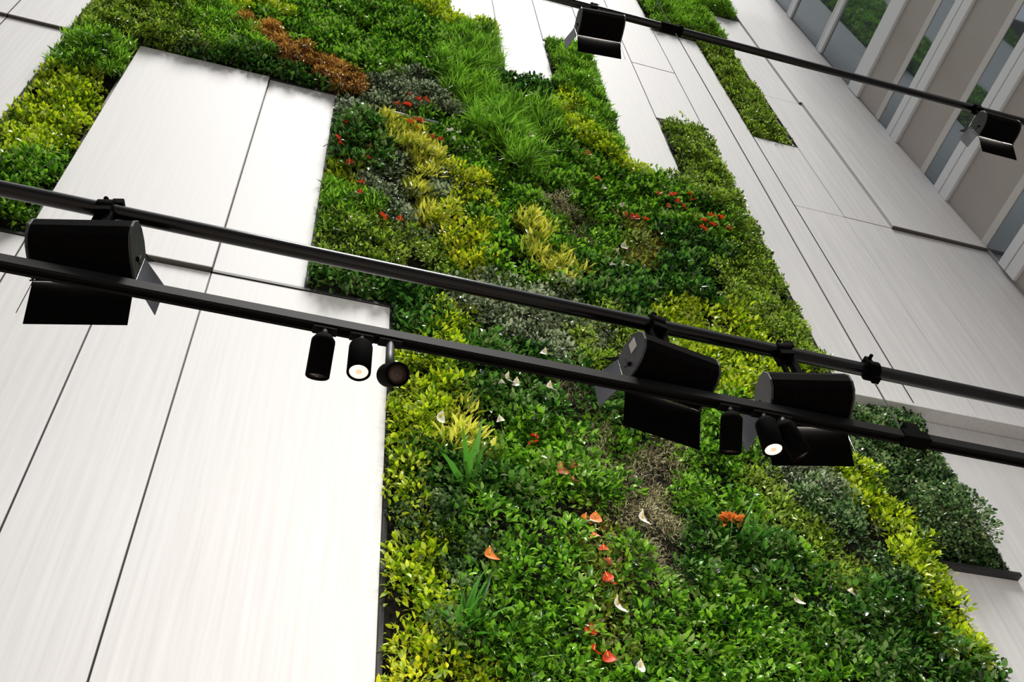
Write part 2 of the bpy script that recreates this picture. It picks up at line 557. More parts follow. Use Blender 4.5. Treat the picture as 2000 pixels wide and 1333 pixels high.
# floodlights with barn doors, made once then copied
def make_flood():
    r = empty('floodlight')
    w = .139
    # housing: rounded back, open front
    prof = [(.060, .064), (.015, .074), (-.030, .070), (-.066, .050), (-.084, .018), (-.086, -.016), (-.074, -.046), (-.046, -.066), (-.005, -.075), (.060, -.077)]
    bm = bmesh.new()
    bm_prism(bm, prof, -w + .006, w - .006)
    bmesh.ops.recalc_face_normals(bm, faces=bm.faces)
    front = max(bm.faces, key=lambda f: f.calc_center_median().y if abs(f.normal.y) > .9 else -9)
    ri = bmesh.ops.inset_individual(bm, faces=[front], thickness=.006)
    bmesh.ops.translate(bm, verts=front.verts, vec=(0, -.085, 0))
    me_ctr = None
    # narrow the recess towards its floor
    c = front.calc_center_median()
    for v in front.verts:
        v.co.z = c.z + (v.co.z - c.z) * .6
    done(bm, 'housing', M_FIX, r, .004, 2)
    for s in (-1, 1):
        bm = bmesh.new()
        pp = [(y * 1.01, z * 1.01) for y, z in prof]
        bm_prism(bm, pp, *sorted((s * (w - .005), s * (w + .003))))
        ep = done(bm, 'end_plate', M_PLATE, r, .002)
        bm = bmesh.new()
        bm_prism(bm, [(.026, -.022), (.044, -.010), (.044, .030), (.026, .014)], *sorted((s * (w + .003), s * (w + .006))))
        done(bm, 'vent_slot', M_BLACK, ep)
        bm = bmesh.new()
        bm_tube(bm, (s * (w + .003), .012, -.030), (s * (w + .010), .012, -.030), .008, seg=16)
        done(bm, 'tilt_knob', M_FIX, ep, .002)
    bm = bmesh.new()
    bm_tube(bm, (-w + .03, .0, 0), (w - .03, .0, 0), .010, seg=12)
    done(bm, 'lamp_tube', M_TUBE, r)

    def plate(nm, pts, m, th=.0025):
        bm = bmesh.new()
        P = [Vector(p) for p in pts]
        n = (P[1] - P[0]).cross(P[2] - P[0]).normalized() * th
        A = [bm.verts.new(p) for p in P]
        Bv = [bm.verts.new(p + n) for p in P]
        k = len(P)
        bm.faces.new(A)
        bm.faces.new(Bv[::-1])
        for i in range(k):
            j = (i + 1) % k
            bm.faces.new((A[i], A[j], Bv[j], Bv[i]))
        return done(bm, nm, m, r)
    # bottom, top and side barn doors
    plate('barn_door', [(-w, .062, -.080), (w, .062, -.080), (w, .118, -.205), (-w, .118, -.205)], M_FIX)
    plate('barn_door', [(-w, .062, .068), (w, .062, .068), (w, .135, .150), (-w, .135, .150)], M_FIX)
    for s in (-1, 1):
        o = plate('barn_door', [(s * w, .066, -.066), (s * w, .066, .060), (s * (w + .052), .150, .036), (s * (w + .052), .150, -.110)], M_DOOR)
        o['label'] = 'grey side barn door'
    # hinges
    for zh in (-.080, .067):
        bm = bmesh.new()
        bm_tube(bm, (-w - .006, .058, zh), (w + .006, .058, zh), .0025, seg=8)
        done(bm, 'hinge', M_BLACK, r)
    # saddle and stem to the pipe
    bm = bmesh.new()
    bm_box(bm, (-.055, -.035, .066), (.055, .035, .084))
    done(bm, 'saddle', M_FIX, r, .003)
    return r


def make_clamp(r, h):
    """stem and pipe clamp; pipe centre lies at height h above the fixture's origin"""
    bm = bmesh.new()
    bm_tube(bm, (-.018, 0, .08), (-.018, 0, h - .025), .010, seg=16)
    bm_box(bm, (.008, -.016, .08), (.030, .016, h - .03))
    st = done(bm, 'stem', M_FIX, r, .002)
    bm = bmesh.new()
    bm_tube(bm, (-.024, 0, h), (.024, 0, h), .034, seg=28)
    bm_box(bm, (-.024, -.03, h - .045), (.024, .03, h - .02))
    done(bm, 'pipe_clamp', M_FIX, r, .002)
    bm = bmesh.new()
    bm_arc(bm, (-.006, -.002, h + .028), .024, .005, -.1, math.pi + .1, 16, 8)
    bm_box(bm, (.012, -.018, h + .018), (.046, .018, h + .046))
    done(bm, 'wing_bolt', M_FIX, r, .002)


def drop(o, x, z, yaw, roll, lab, lamp=10):
    o.location = (x, YR, z)
    o.rotation_euler = (TILT, roll, math.radians(yaw))
    tag(o, lab, 'floodlight', 'barn door floodlights')
    ld = bpy.data.lights.new('flood_lamp', 'AREA')
    ld.shape = 'RECTANGLE'
    ld.size, ld.size_y = .24, .05
    ld.energy = lamp
    ld.color = (1.0, .93, .84)
    lo = bpy.data.objects.new('flood_lamp', ld)
    COL.objects.link(lo)
    lo.parent = o
    lo.location = (0, .012, 0)
    lo.rotation_euler = (math.radians(90), 0, 0)


TILT = math.radians(0)
xL, xM, xR, xA, xZ = at(172, 400, YR)[0], at(1300, 640, YR)[0], at(1548, 692, YR)[0], at(1163, 15, YR)[0], at(1918, 216, YR)[0]
base = make_flood()
floods = [base] + [copy_tree(base) for _ in range(4)]
spec_f = [
    (xL + .055, zB, .222, 1.0, -12.5, 18, 'largest black floodlight, hanging from the left end of the middle pipe'),
    (xM - .040, zB, .240, 1.0, 9.5, 8, 'black floodlight with a pale sticker on its end, tilted down to the right'),
    (xR - .040, zB, .246, .99, -11.5, 70, 'black floodlight on the middle pipe nearest the cable clamp'),
    (xA - .020, zA, .295, .95, -4.5, 55, 'black floodlight on the upper pipe in front of the white hanging panels'),
    (xZ - .050, zA, .295, 0.95, 0.0, 80, 'black floodlight on the upper pipe in front of the windows'),
]
for o, (x, zf, h, k_, yaw, pw, lab) in zip(floods, spec_f):
    make_clamp(o, h / k_)
    drop(o, x, zf(x) - h, yaw, 0, lab, pw)
    o.scale = (k_, k_, k_)
bm = bmesh.new()
bm_box(bm, (-.1445, -.040, .000), (-.1420, -.008, .046))
s_ = done(bm, 'sticker', M_STICKER, floods[1])
s_['label'] = 'pale paper sticker on the end plate'


# small cylinder spotlights on the track
def make_spot(tilt, yaw, lens, h=.125, stem=.03):
    r = empty('spotlight')
    bm = bmesh.new()
    bm_box(bm, (-.035, -.014, -.012), (.035, .014, .0))
    done(bm, 'track_adapter', M_TRACK, r, .002)
    bm = bmesh.new()
    bm_tube(bm, (0, 0, -.010), (0, 0, -.012 - stem), .0125, seg=18)
    st = done(bm, 'stem', M_TRACK if stem < .04 else M_PLATE, r)
    R = .034
    bm = bmesh.new()
    z1 = .012 if stem < .04 else .03
    bm_lathe(bm, [(0, z1), (R * .62, z1), (R * .97, z1 - .016), (R, z1 - .022), (R, z1 - h), (R * .93, z1 - h - .003), (R * .80, z1 - h), (R * .79, z1 - h + .004), (0, z1 - h + .004)])
    mt = Matrix.Rotation(math.radians(yaw), 4, 'Z') @ Matrix.Rotation(math.radians(tilt), 4, 'X')
    T = Matrix.Translation((0, 0, -.016 - stem)) @ mt
    bm.transform(T)
    hd = done(bm, 'lamp_body', M_FIX, r)
    bm = bmesh.new()
    zl = z1 - h + .0025
    bm_lathe(bm, [(0, zl + .001), (R * .78, zl + .001), (R * .78, zl), (0, zl - .0005)])
    bm.transform(T)
    done(bm, 'lens', lens, hd)
    bm = bmesh.new()
    bm_lathe(bm, [(0, zl - .003), (.008, zl - .002), (.009, zl)])
    bm.transform(T)
    done(bm, 'lamp_chip', M_LENSHOT if lens is M_LENS else M_LENSOFF, hd)
    return r


def put_spot(px, py, tilt, yaw, lens, lab, stem=.03, grp=None):
    p = at(px, py, YR)
    o = make_spot(tilt, yaw, lens, stem=stem)
    o.location = (p[0], YR, zC(p[0]) - .0185)
    tag(o, lab, 'spotlight', grp)
    return o


G1, G2 = 'left trio of track spotlights', 'right trio of track spotlights'
put_spot(634, 650, 34, 0, M_LENSOFF, 'black cylinder spotlight with its lens hidden, leftmost of the trio before the white panel', .03, G1)
put_spot(706, 665, 4, 0, M_LENS, 'lit black cylinder spotlight in front of the white panel', .03, G1)
put_spot(762, 680, -42, 10, M_LENSOFF, 'unlit spotlight turned towards the viewer, at the edge of the lime plants', .14, G1)
put_spot(1422, 795, 36, 0, M_LENSOFF, 'black cylinder spotlight with hidden lens between the two right floodlights', .03, G2)
put_spot(1486, 805, 6, 0, M_LENS, 'lit black cylinder spotlight beneath the two right floodlights', .03, G2)
put_spot(1524, 815, 30, -60, M_LENSOFF, 'tilted black spotlight on a grey stem in front of the rightmost middle floodlight', .05, G2)


# ------------------------------------------------------------------ planting
E1 = [(-3.38, -2.46, 10.5, 15.45), (-3.38, 1.98, 15.45, 36), (0.2, 1.98, 10.5, 15.45), (1.1, 1.98, 0.5, 10.5),
      (1.98, 2.87, 0.5, 20.2), (2.87, 3.76, 0.5, 17.8), (3.76, 4.65, 0.5, 20.2), (4.65, 5.54, 0.5, 15.35),
      (5.54, 6.43, 0.5, 17.68), (6.43, 6.55, 0.5, 10.42), (6.55, 7.38, 7.97, 10.42), (7.42, 8.26, 17.92, 36), (6.45, 7.42, 22.65, 36), (8.26, 9.1, 25.05, 36)]


def inside(x, z, m=0.0):
    r = np.zeros(len(x), bool)
    for x0, x1, z0, z1 in E1:
        r |= (x > x0) & (x < x1) & (z > z0) & (z < z1)
    if m:
        for dx, dz in ((m, 0), (-m, 0), (0, m), (0, -m)):
            r &= inside(x + dx, z + dz)
    return r


# drifts: name, species, label, radius in metres, polyline in photograph pixels
DR = [
    ('lime_foliage', 'lime', 'bright lime foliage running down the narrow far left strip', .34, [(165, 165), (110, 220), (40, 285)]),
    ('fern_foliage', 'green', 'darker green foliage at the foot of the narrow far left strip', .42, [(90, 330), (30, 330), (20, 410)]),
    ('fern_foliage', 'fern', 'grey-green leafy foliage at the top of the far left strip', .4, [(150, 90), (215, 105)]),
    ('olive_foliage', 'olive', 'olive foliage at the top left corner of the planting', .6, [(230, 40), (310, 40), (330, 80)]),
    ('lime_foliage', 'lime', 'small lime foliage patch at the top edge above the bronze plants', .35, [(470, 4), (540, 12)]),
    ('fern_foliage', 'fern', 'feathery green foliage at the top edge left of the bronze plants', .55, [(380, 25), (420, 60)]),
    ('dark_foliage', 'dark', 'dark green foliage along the top of the broad left panel', .42, [(350, 110), (440, 130), (510, 155), (600, 172)]),
    ('bronze_foliage', 'bronze', 'bronze-orange foliage streak slanting above the left panels', .16, [(482, 42), (525, 68), (560, 92), (600, 118), (640, 145), (665, 158), (690, 178)]),
    ('green_foliage', 'green', 'mid green foliage right of the top of the bronze streak', .6, [(560, 30), (600, 60), (660, 30), (700, 60)]),
    ('green_foliage', 'green', 'bright mid green foliage left of the top centre white panel', .6, [(740, 70), (800, 60), (850, 100), (760, 120)]),
    ('lime_foliage', 'lime', 'lime foliage spot beside the top left corner of the centre panels', .28, [(865, 8), (880, 30)]),
    ('grass', 'grass', 'fine bright grass band sweeping down below the top centre panels', .30, [(930, 95), (890, 130), (930, 200), (990, 260), (1010, 310)]),
    ('grass', 'grass', 'pale wispy grass right of the grass band, under the dark shrub', .2, [(1050, 225), (1030, 260)]),
    ('dark_foliage', 'dark', 'dark shrubby foliage under the long hanging centre panel', .35, [(1000, 170), (1050, 190), (1075, 200)]),
    ('grey_foliage', 'grey', 'grey-olive foliage above the pale irrigation pipe', .42, [(700, 210), (740, 195), (830, 175), (880, 200)]),
    ('dark_foliage', 'dark', 'dark foliage between the panel edge and the yellow spears, set with red flowers', .35, [(690, 260), (700, 320)]),
    ('lime_foliage', 'lime', 'lime foliage tuft hanging at the right edge of the narrow white panel', .2, [(650, 320), (665, 345), (690, 350)]),
    ('fern_foliage', 'fern', 'feathery green foliage below the lime tuft beside the narrow panel', .35, [(640, 385), (680, 390), (650, 430)]),
    ('olive_foliage', 'olive', 'olive foliage above the glossy middle pipe, right of the left panels', .5, [(640, 465), (700, 470), (770, 480)]),
    ('yellow_foliage', 'spear', 'yellow spear-leaved foliage streak below the red flowers', .17, [(755, 250), (785, 275), (820, 300), (830, 340)]),
    ('yellow_foliage', 'spear', 'second yellow spear-leaved streak among grey foliage', .15, [(822, 360), (835, 395), (830, 425)]),
    ('grey_foliage', 'grey', 'grey variegated foliage around the yellow spear streaks', .4, [(750, 320), (770, 370), (860, 350), (880, 400), (800, 440)]),
    ('yellow_foliage', 'yellow', 'vivid yellow foliage left of the grass band', .2, [(905, 338), (925, 355), (930, 372)]),
    ('yellow_foliage', 'yellow', 'yellow foliage ladder right of the grey foliage', .25, [(910, 400), (885, 440), (920, 460), (910, 505)]),
    ('green_foliage', 'green', 'glossy green foliage around the red flowers above the yellow spears', .32, [(870, 250), (900, 280), (950, 330), (960, 370)]),
    ('green_foliage', 'green', 'mixed glossy green foliage left of the tall yellow spears', .5, [(970, 420), (980, 480), (980, 540)]),
    ('fern_foliage', 'fern', 'feathery foliage filling the narrow slot below the upper floodlight', .38, [(1090, 110), (1140, 190), (1190, 270), (1170, 150)]),
    ('lime_foliage', 'lime', 'lime foliage line down the left side of the narrow slot', .14, [(1105, 200), (1112, 235), (1140, 262), (1185, 295), (1212, 318)]),
    ('green_foliage', 'green', 'glossy green foliage under the longest hanging panel', .6, [(1090, 320), (1150, 350), (1200, 400), (1170, 460)]),
    ('dry_foliage', 'dry', 'dry grey stems above the middle of the glossy pipe', .13, [(1098, 395), (1108, 430), (1118, 465)]),
    ('yellow_foliage', 'spear', 'tall yellow spear-leaved plants beside the dry grey stems', .13, [(1022, 430), (1035, 465), (1045, 500), (1060, 530), (1105, 535)]),
    ('olive_foliage', 'olive', 'dark olive foliage in the square notch, along the tall white panel', .45, [(1320, 270), (1370, 310), (1410, 380), (1460, 450), (1500, 500)]),
    ('green_foliage', 'green', 'green foliage set with scarlet flowers below the square notch', .42, [(1310, 390), (1370, 430), (1420, 460)]),
    ('mixed_foliage', 'mixed', 'red-tinged foliage below the three clustered red flowers', .25, [(1255, 445), (1265, 480), (1255, 520)]),
    ('dark_foliage', 'dark', 'very dark glossy foliage right of the red-tinged plants', .4, [(1340, 500), (1320, 560), (1250, 580), (1180, 560)]),
    ('lime_foliage', 'olive', 'light olive foliage left of the tall white panel, above the pipe', .42, [(1450, 560), (1520, 600), (1570, 650)]),
    ('pale_foliage', 'lime', 'pale lime foliage above the two right floodlights', .34, [(1340, 625), (1430, 640), (1430, 690)]),
    ('lime_foliage', 'lime', 'lime foliage between the pipe and the square track', .18, [(880, 590), (893, 635), (875, 675)]),
    ('grey_foliage', 'grey', 'grey-green foliage between pipe and track, right of the lime patch', .5, [(960, 605), (1050, 620), (1120, 660)]),
    ('pale_foliage', 'olive', 'pale olive foliage left of the floodlight with the sticker', .35, [(1130, 640), (1180, 680)]),
    ('dark_foliage', 'dark', 'dark foliage beside the top corner of the widest white panel', .38, [(640, 545), (720, 560), (800, 575), (800, 640)]),
    ('lime_foliage', 'lime', 'large lime foliage mass right of the unlit grey-stemmed spotlight', .30, [(855, 710), (820, 770), (815, 805), (775, 850)]),
    ('dark_foliage', 'dark', 'dark glossy foliage with white blooms below the track', .5, [(930, 750), (1000, 750), (1075, 770)]),
    ('yellow_foliage', 'spear', 'yellow spear-leaved cluster right of the large lime mass', .16, [(905, 825), (920, 850), (912, 880), (875, 860)]),
    ('dry_foliage', 'dry', 'grey-brown dry foliage left of the floodlight with the sticker', .17, [(1105, 755), (1125, 790), (1145, 830), (1150, 870)]),
    ('green_foliage', 'green', 'bright green foliage left of the dry brown streak', .45, [(1000, 870), (1060, 900), (1090, 950), (1180, 880)]),
    ('dark_foliage', 'dark', 'dark foliage below the yellow spear cluster', .35, [(880, 920), (960, 950), (960, 1010)]),
    ('lime_foliage', 'lime', 'lime foliage at the edge of the widest panel, upper clump', .22, [(770, 930), (785, 985)]),
    ('lime_foliage', 'lime', 'lime foliage at the edge of the widest panel, tallest lower clump', .34, [(785, 1055), (800, 1100), (805, 1150), (780, 1210)]),
    ('yellow_foliage', 'yellow', 'yellow-lime foliage at the bottom edge beside the widest panel', .27, [(780, 1300), (830, 1310), (880, 1325)]),
    ('ivy', 'ivy', 'grey-green ivy-like foliage right of the lower lime clump', .36, [(870, 1000), (895, 1080), (915, 1150), (870, 1240)]),
    ('green_foliage', 'green', 'slender glossy green foliage in the lower centre', .5, [(1000, 1080), (1050, 1140), (1010, 1230), (1080, 1270)]),
    ('mixed_foliage', 'mixed', 'orange and red tinged foliage streak in the lower centre', .17, [(1150, 1010), (1165, 1060), (1165, 1120), (1158, 1190), (1165, 1260)]),
    ('dry_foliage', 'dry', 'dry brown foliage streak down the lower middle', .24, [(1310, 905), (1240, 935), (1270, 985), (1285, 1040), (1290, 1095)]),
    ('green_foliage', 'green', 'bright green foliage beneath the lit right spotlight', .4, [(1400, 900), (1360, 950), (1410, 990)]),
    ('dark_foliage', 'dark', 'dark hollow of foliage below the orange flower', .36, [(1440, 1080), (1490, 1130), (1350, 1130)]),
    ('lime_foliage', 'olive', 'light green foliage ridge slanting down right of the orange flower', .28, [(1495, 960), (1540, 1010), (1610, 1070), (1690, 1120)]),
    ('lime_foliage', 'lime', 'lime foliage crest below the rightmost middle floodlight', .24, [(1680, 925), (1715, 965), (1755, 1000)]),
    ('lime_foliage', 'lime', 'light lime foliage down the right edge of the planting', .22, [(1760, 1050), (1790, 1110), (1830, 1180), (1860, 1250)]),
    ('ivy', 'ivy', 'grey ivy-like foliage between the light ridge and the right edge', .32, [(1620, 985), (1670, 1050), (1730, 1110)]),
    ('grey_foliage', 'grey', 'speckled grey-green foliage right of the lit right spotlight', .32, [(1560, 935), (1610, 950)]),
    ('olive_foliage', 'green', 'mid green foliage along the bottom edge, centre', .6, [(1180, 1300), (1300, 1270), (1380, 1200), (1300, 1160)]),
    ('green_foliage', 'green', 'deep green foliage along the bottom edge, right of centre', .6, [(1450, 1270), (1520, 1210), (1560, 1290)]),
    ('dark_foliage', 'dark', 'dark foliage in the lower right corner of the planting', .6, [(1640, 1220), (1720, 1250), (1800, 1310), (1860, 1310)]),
    ('ivy', 'ivy', 'small-leaved dark foliage in the right notch under the track', .5, [(1700, 830), (1740, 880), (1790, 950), (1830, 1020)]),
    ('olive_foliage', 'olive', 'green foliage in the narrow strip between white panels at upper right', .6, [(1390, 100), (1440, 180), (1510, 265)]),
    ('olive_foliage', 'fern', 'green foliage at the top edge above the upper pipe', .6, [(1280, 15), (1340, 30), (1390, 10)]),
]
# convert to wall metres (the leaves stand about 0.12 m proud of the felt)
SEG, OWN = [], []
for di, (nm, sp, lab, rad, pl) in enumerate(DR):
    P = [at(px, py, 5.92)[[0, 2]] for px, py in pl]
    if len(P) == 1:
        P.append(P[0] + 1e-3)
    for A, Bq in zip(P, P[1:]):
        SEG.append((A, Bq, rad))
        OWN.append(di)


def smooth_noise(x, z, f, seed):
    r = np.random.default_rng(seed)
    v = np.zeros_like(x)
    for _ in range(6):
        a = r.uniform(0, 2 * math.pi)
        k = f * r.uniform(.6, 1.6)
        v += np.sin(k * (x * math.cos(a) + z * math.sin(a)) + r.uniform(0, 6.28))
    return v / 6


# plants on a jittered grid
step = 0.17
gx, gz = np.meshgrid(np.arange(-3.5, 9.2, step), np.arange(4.6, 34, step))
px_ = (gx + RNG.uniform(-.5, .5, gx.shape) * step).ravel()
pz_ = (gz + RNG.uniform(-.5, .5, gz.shape) * step).ravel()
k = inside(px_, pz_, .03) & (smooth_noise(px_, pz_, 7.0, 9) > -.42)
px_, pz_ = px_[k], pz_[k]
# leave out what lies far beyond the frame, thin it where only reflections see it
rel = np.stack([px_, np.full_like(px_, 6.0), pz_ - 1.6], 1)
zz = rel @ CF
uu, vv = 1000 + FPX * (rel @ CR) / zz, 666.5 - FPX * (rel @ CU) / zz
inframe = (uu > -120) & (uu < 2120) & (vv > -120) & (vv < 1500)
k = inframe | ((pz_ > 20) & (px_ > 1.5) & (RNG.random(len(px_)) < .5))
px_, pz_ = px_[k], pz_[k]
best = np.full(len(px_), 1e9)
own = np.zeros(len(px_), int)
for (A, Bq, rad), di in zip(SEG, OWN):
    ab = Bq - A
    t = np.clip(((px_ - A[0]) * ab[0] + (pz_ - A[1]) * ab[1]) / (ab @ ab + 1e-9), 0, 1)
    dd = np.hypot(px_ - A[0] - t * ab[0], pz_ - A[1] - t * ab[1])
    sc = np.maximum(dd - rad, 0) + .25 * dd / rad * .3
    sc = sc + RNG.uniform(0, .42, len(px_)) ** 1.6
    sc = sc - (.13 if rad < .35 else 0) * (dd < rad)
    m = sc < best
    best[m] = sc[m]
    own[m] = di


def edge_dist(x, z):
    d = np.full(len(x), .32)
    for q in (.28, .24, .20, .16, .12, .08, .04):
        out = ~(inside(x + q, z) & inside(x - q, z) & inside(x, z - q) & inside(x, z + q * .6))
        d[out] = q
    return d


def unit(v):
    return v / (np.linalg.norm(v, axis=1, keepdims=True) + 1e-9)


def leaves_mesh(name, base, axis, nrm, L, Wd, bend, ymax=6.13):
    """N leaves, each a folded, bent blade of 8 vertices"""
    N = len(base)
    side = unit(np.cross(axis, nrm))
    nrm = np.cross(side, axis)
    L = L[:, None]
    Wd = Wd[:, None]
    bd = bend[:, None]

    def mid(t):
        return base + axis * (L * t) - nrm * (L * bd * t * t)
    V = np.empty((N, 8, 3))
    V[:, 0] = base
    V[:, 1] = mid(.36)
    V[:, 2] = mid(.70)
    V[:, 3] = mid(1.0)
    fold = nrm * (Wd * .16)
    V[:, 4] = mid(.33) + side * Wd * .5 + fold
    V[:, 5] = mid(.66) + side * Wd * .42 + fold
    V[:, 6] = mid(.33) - side * Wd * .5 + fold
    V[:, 7] = mid(.66) - side * Wd * .42 + fold
    V[:, :, 1] = np.minimum(V[:, :, 1], ymax)
    F = [(0, 4, 1), (1, 4, 5, 2), (2, 5, 3), (0, 1, 6), (1, 2, 7, 6), (2, 3, 7)]
    flat = np.array([i for f in F for i in f])
    tot = np.array([len(f) for f in F])
    idx = (flat[None, :] + 8 * np.arange(N)[:, None]).ravel().astype(np.int32)
    lt = np.tile(tot, N).astype(np.int32)
    ls = np.concatenate([[0], np.cumsum(lt)[:-1]]).astype(np.int32)
    me = bpy.data.meshes.new(name)
    me.vertices.add(N * 8)
    me.vertices.foreach_set('co', V.ravel().astype(np.float32))
    me.loops.add(len(idx))
    me.loops.foreach_set('vertex_index', idx)
    me.polygons.add(len(lt))
    me.polygons.foreach_set('loop_start', ls)
    me.polygons.foreach_set('loop_total', lt)
    me.polygons.foreach_set('use_smooth', np.ones(len(lt), bool))
    me.update(calc_edges=True)
    return me


def clump_leaves(cx, cy, cz, s, rng, R=None):
    """leaf arrays for plants rooted at (cx,cy,cz)"""
    n = s['n']
    N = len(cx) * n
    d = rng.normal(size=(N, 3))
    d[:, 1] = -np.abs(d[:, 1]) * 1.1 + .15
    d = unit(d)
    c = np.repeat(np.stack([cx, cy, cz], 1), n, 0)
    sc = np.repeat(rng.uniform(.8, 1.2, len(cx)), n)
    Rr = (R or s['R']) * sc * rng.uniform(.25, 1.0, N) ** .6
    base = c + d * Rr[:, None] * np.array([1, .75, 1])
    rnd = s['rnd']
    ax = unit(d * .7 + np.array([0, -.25, 0]) + np.array([0, 0, s['up']]) + rng.normal(size=(N, 3)) * rnd * .55)
    nr = unit(d * .45 + np.array([0, -.35, .75]) + rng.normal(size=(N, 3)) * rnd * .55)
    L = s['L'] * sc * rng.uniform(.65, 1.2, N)
    Wd = L * s['w'] * rng.uniform(.8, 1.2, N)
    return base, ax, nr, L, Wd, s['bend'] * rng.uniform(.4, 1.5, N)


def trim(arr, rng):
    b, ax, nr, L, Wd, bd = arr
    tip = b + ax * L[:, None] - nr * (L * bd)[:, None]
    ok = (b[:, 1] < 6.125) & (tip[:, 1] < 6.13)
    for p in (b, tip):
        lim = .04 + .05 * (rng.random(len(b)) < .08)
        e = .15 * np.clip(6.0 - p[:, 1], 0, 1)          # what stands proud keeps further from the panels
        i = np.zeros(len(b), bool)
        for m in (0, .04):
            i |= inside(p[:, 0], p[:, 2]) | ((lim > m) & (inside(p[:, 0] + m, p[:, 2]) | inside(p[:, 0] - m, p[:, 2])) & (rng.random(len(b)) < .25))
        x, z = p[:, 0], p[:, 2]
        foot = ((x > 2.8) & (x < 3.8) & (np.abs(z - 17.8) < .4)) | ((x > 4.6) & (x < 5.6) & (np.abs(z - 15.35) < .4))
        i |= foot & inside(x, z - .22)                  # growth over the foot of the two hanging panels
        j = inside(x + e, z) & (foot | inside(x, z + 10 * e * (rng.random(len(x)) < .85)))
        ok &= i & (j | (rng.random(len(b)) < .15))
    return ok


for di, (nm, sp, lab, rad, pl) in enumerate(DR):
    k = own == di
    if not k.any():
        continue
    s = SP[sp]
    x, z = px_[k], pz_[k]
    bulge = .02 + .10 * (smooth_noise(x, z, 3.2, 3) + .5).clip(0, 1.2) + .03 * (di % 4)
    ed = edge_dist(x, z)
    bulge = bulge * np.clip(ed / .3, .1, 1)
    y = 6.09 - bulge - np.random.default_rng(di).uniform(-.03, .09, len(x)) * np.clip(ed / .3, 0, 1)
    rng = np.random.default_rng(100 + di)
    if sp in ('grass', 'sword', 'fern'):
        y = y - .03
    arr = clump_leaves(x, y, z, s, rng)
    b = arr[0]
    ok = trim(arr, rng)
    arr = [q[ok] for q in arr]
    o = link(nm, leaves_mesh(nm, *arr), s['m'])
    tag(o, lab, 'foliage', None, 'stuff')


# single plants that stand out
def plant(nm, sp, px, py, y, n, R, lab, cat, squash=(1, 1, 1)):
    s = dict(SP[sp])
    s['n'] = n
    p = at(px, py, y)
    rng = np.random.default_rng(int(px * 7 + py))
    base, ax, nr, L, Wd, bd = clump_leaves(np.zeros(1), np.zeros(1), np.zeros(1), s, rng, R)
    base = base * np.array(squash)
    r = empty(nm, p)
    tag(r, lab, cat)
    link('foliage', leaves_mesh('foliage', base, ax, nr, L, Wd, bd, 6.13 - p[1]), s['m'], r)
    return r, base


sh, base = plant('shrub', 'ivy', 1862, 1008, 5.88, 1100, .46, 'dark green bushy shrub overhanging the right white panels', 'shrub', (1.12, .75, 1.0))
bm = bmesh.new()
for i in range(0, 1100, 19):
    q = base[i] * 1.05
    bm_tube(bm, (0, .22, -.15), (q[0] * .5, .02 + q[1] * .4, q[2] * .45), .006, .004, seg=5, caps=False)
    bm_tube(bm, (q[0] * .5, .02 + q[1] * .4, q[2] * .45), q, .004, .002, seg=5, caps=False)
done(bm, 'branches', mat('shrub_branch', (.07, .05, .03), .8), sh)
plant('sword_fern', 'sword', 915, 960, 5.95, 26, .06, 'dark sword-leaved plant below the yellow spear cluster', 'plant')
plant('sword_fern', 'sword', 905, 1240, 5.95, 26, .06, 'long-leaved plant near the bottom edge right of the lime clump', 'plant')
plant('sword_fern', 'sword', 1440, 1080, 5.95, 26, .06, 'dark long-leaved plant below the orange flower', 'plant')
plant('grass_tuft', 'grass', 1020, 1290, 5.95, 90, .06, 'grassy tuft at the bottom edge in the lower centre', 'grass tuft')
plant('hosta', 'grey', 845, 250, 5.95, 34, .12, 'pale grey-leaved plant under the right end of the irrigation pipe', 'plant')
plant('hosta', 'grey', 905, 300, 5.95, 34, .12, 'pale round-leaved plant right of the yellow spear streak', 'plant')


# flowers
M_RED = leaf_mat('red_spathe', [(0.75, 0.015, 0.010), (0.88, 0.03, 0.015), (0.85, 0.07, 0.02)], .45, .3, .35)
M_ORANGE = leaf_mat('orange_spathe', [(0.75, 0.22, 0.03), (0.80, 0.30, 0.06), (0.85, 0.22, 0.05)], .4, .4, .25)
M_PINK = leaf_mat('salmon_spathe', [(0.70, 0.22, 0.14), (0.75, 0.28, 0.18), (0.65, 0.16, 0.10)], .4, .4, .25)
M_CREAM = leaf_mat('white_spathe', [(0.80, 0.80, 0.74), (0.85, 0.85, 0.80), (0.86, 0.84, 0.78)], .4, .4, .25)
M_SPADIX = mat('flower_spadix', (0.75, 0.55, 0.12), .6)


def make_flower(m, L, Wd, nm):
    """cupped heart-shaped spathe facing out and down, with a spadix"""
    r = empty(nm)
    bm = bmesh.new()
    n = 14
    c = bm.verts.new((0, -.01, 0))
    ring = []
    for i in range(n):
        a = 2 * math.pi * i / n
        x = math.sin(a)
        rr = (1 - .25 * math.cos(a)) * (.75 + .25 * abs(math.sin(a / 2)))
        z = -math.cos(a) * L * .5 * rr * -1
        ring.append(bm.verts.new((x * Wd * .5 * rr, -.03 - .02 * math.cos(2 * a), z)))
    for i in range(n):
        bm.faces.new((c, ring[i], ring[(i + 1) % n])).smooth = True
    done(bm, 'spathe', m, r)
    bm = bmesh.new()
    bm_tube(bm, (0, -.012, 0), (0, -.05, L * .38), .008, .004, seg=8)
    done(bm, 'spadix', M_SPADIX, r)
    bm = bmesh.new()
    bm_tube(bm, (0, -.008, 0), (0, .16, -.12), .004, .004, seg=6)
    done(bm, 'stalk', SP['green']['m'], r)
    return r


PROTO = {}
frng = np.random.default_rng(5)


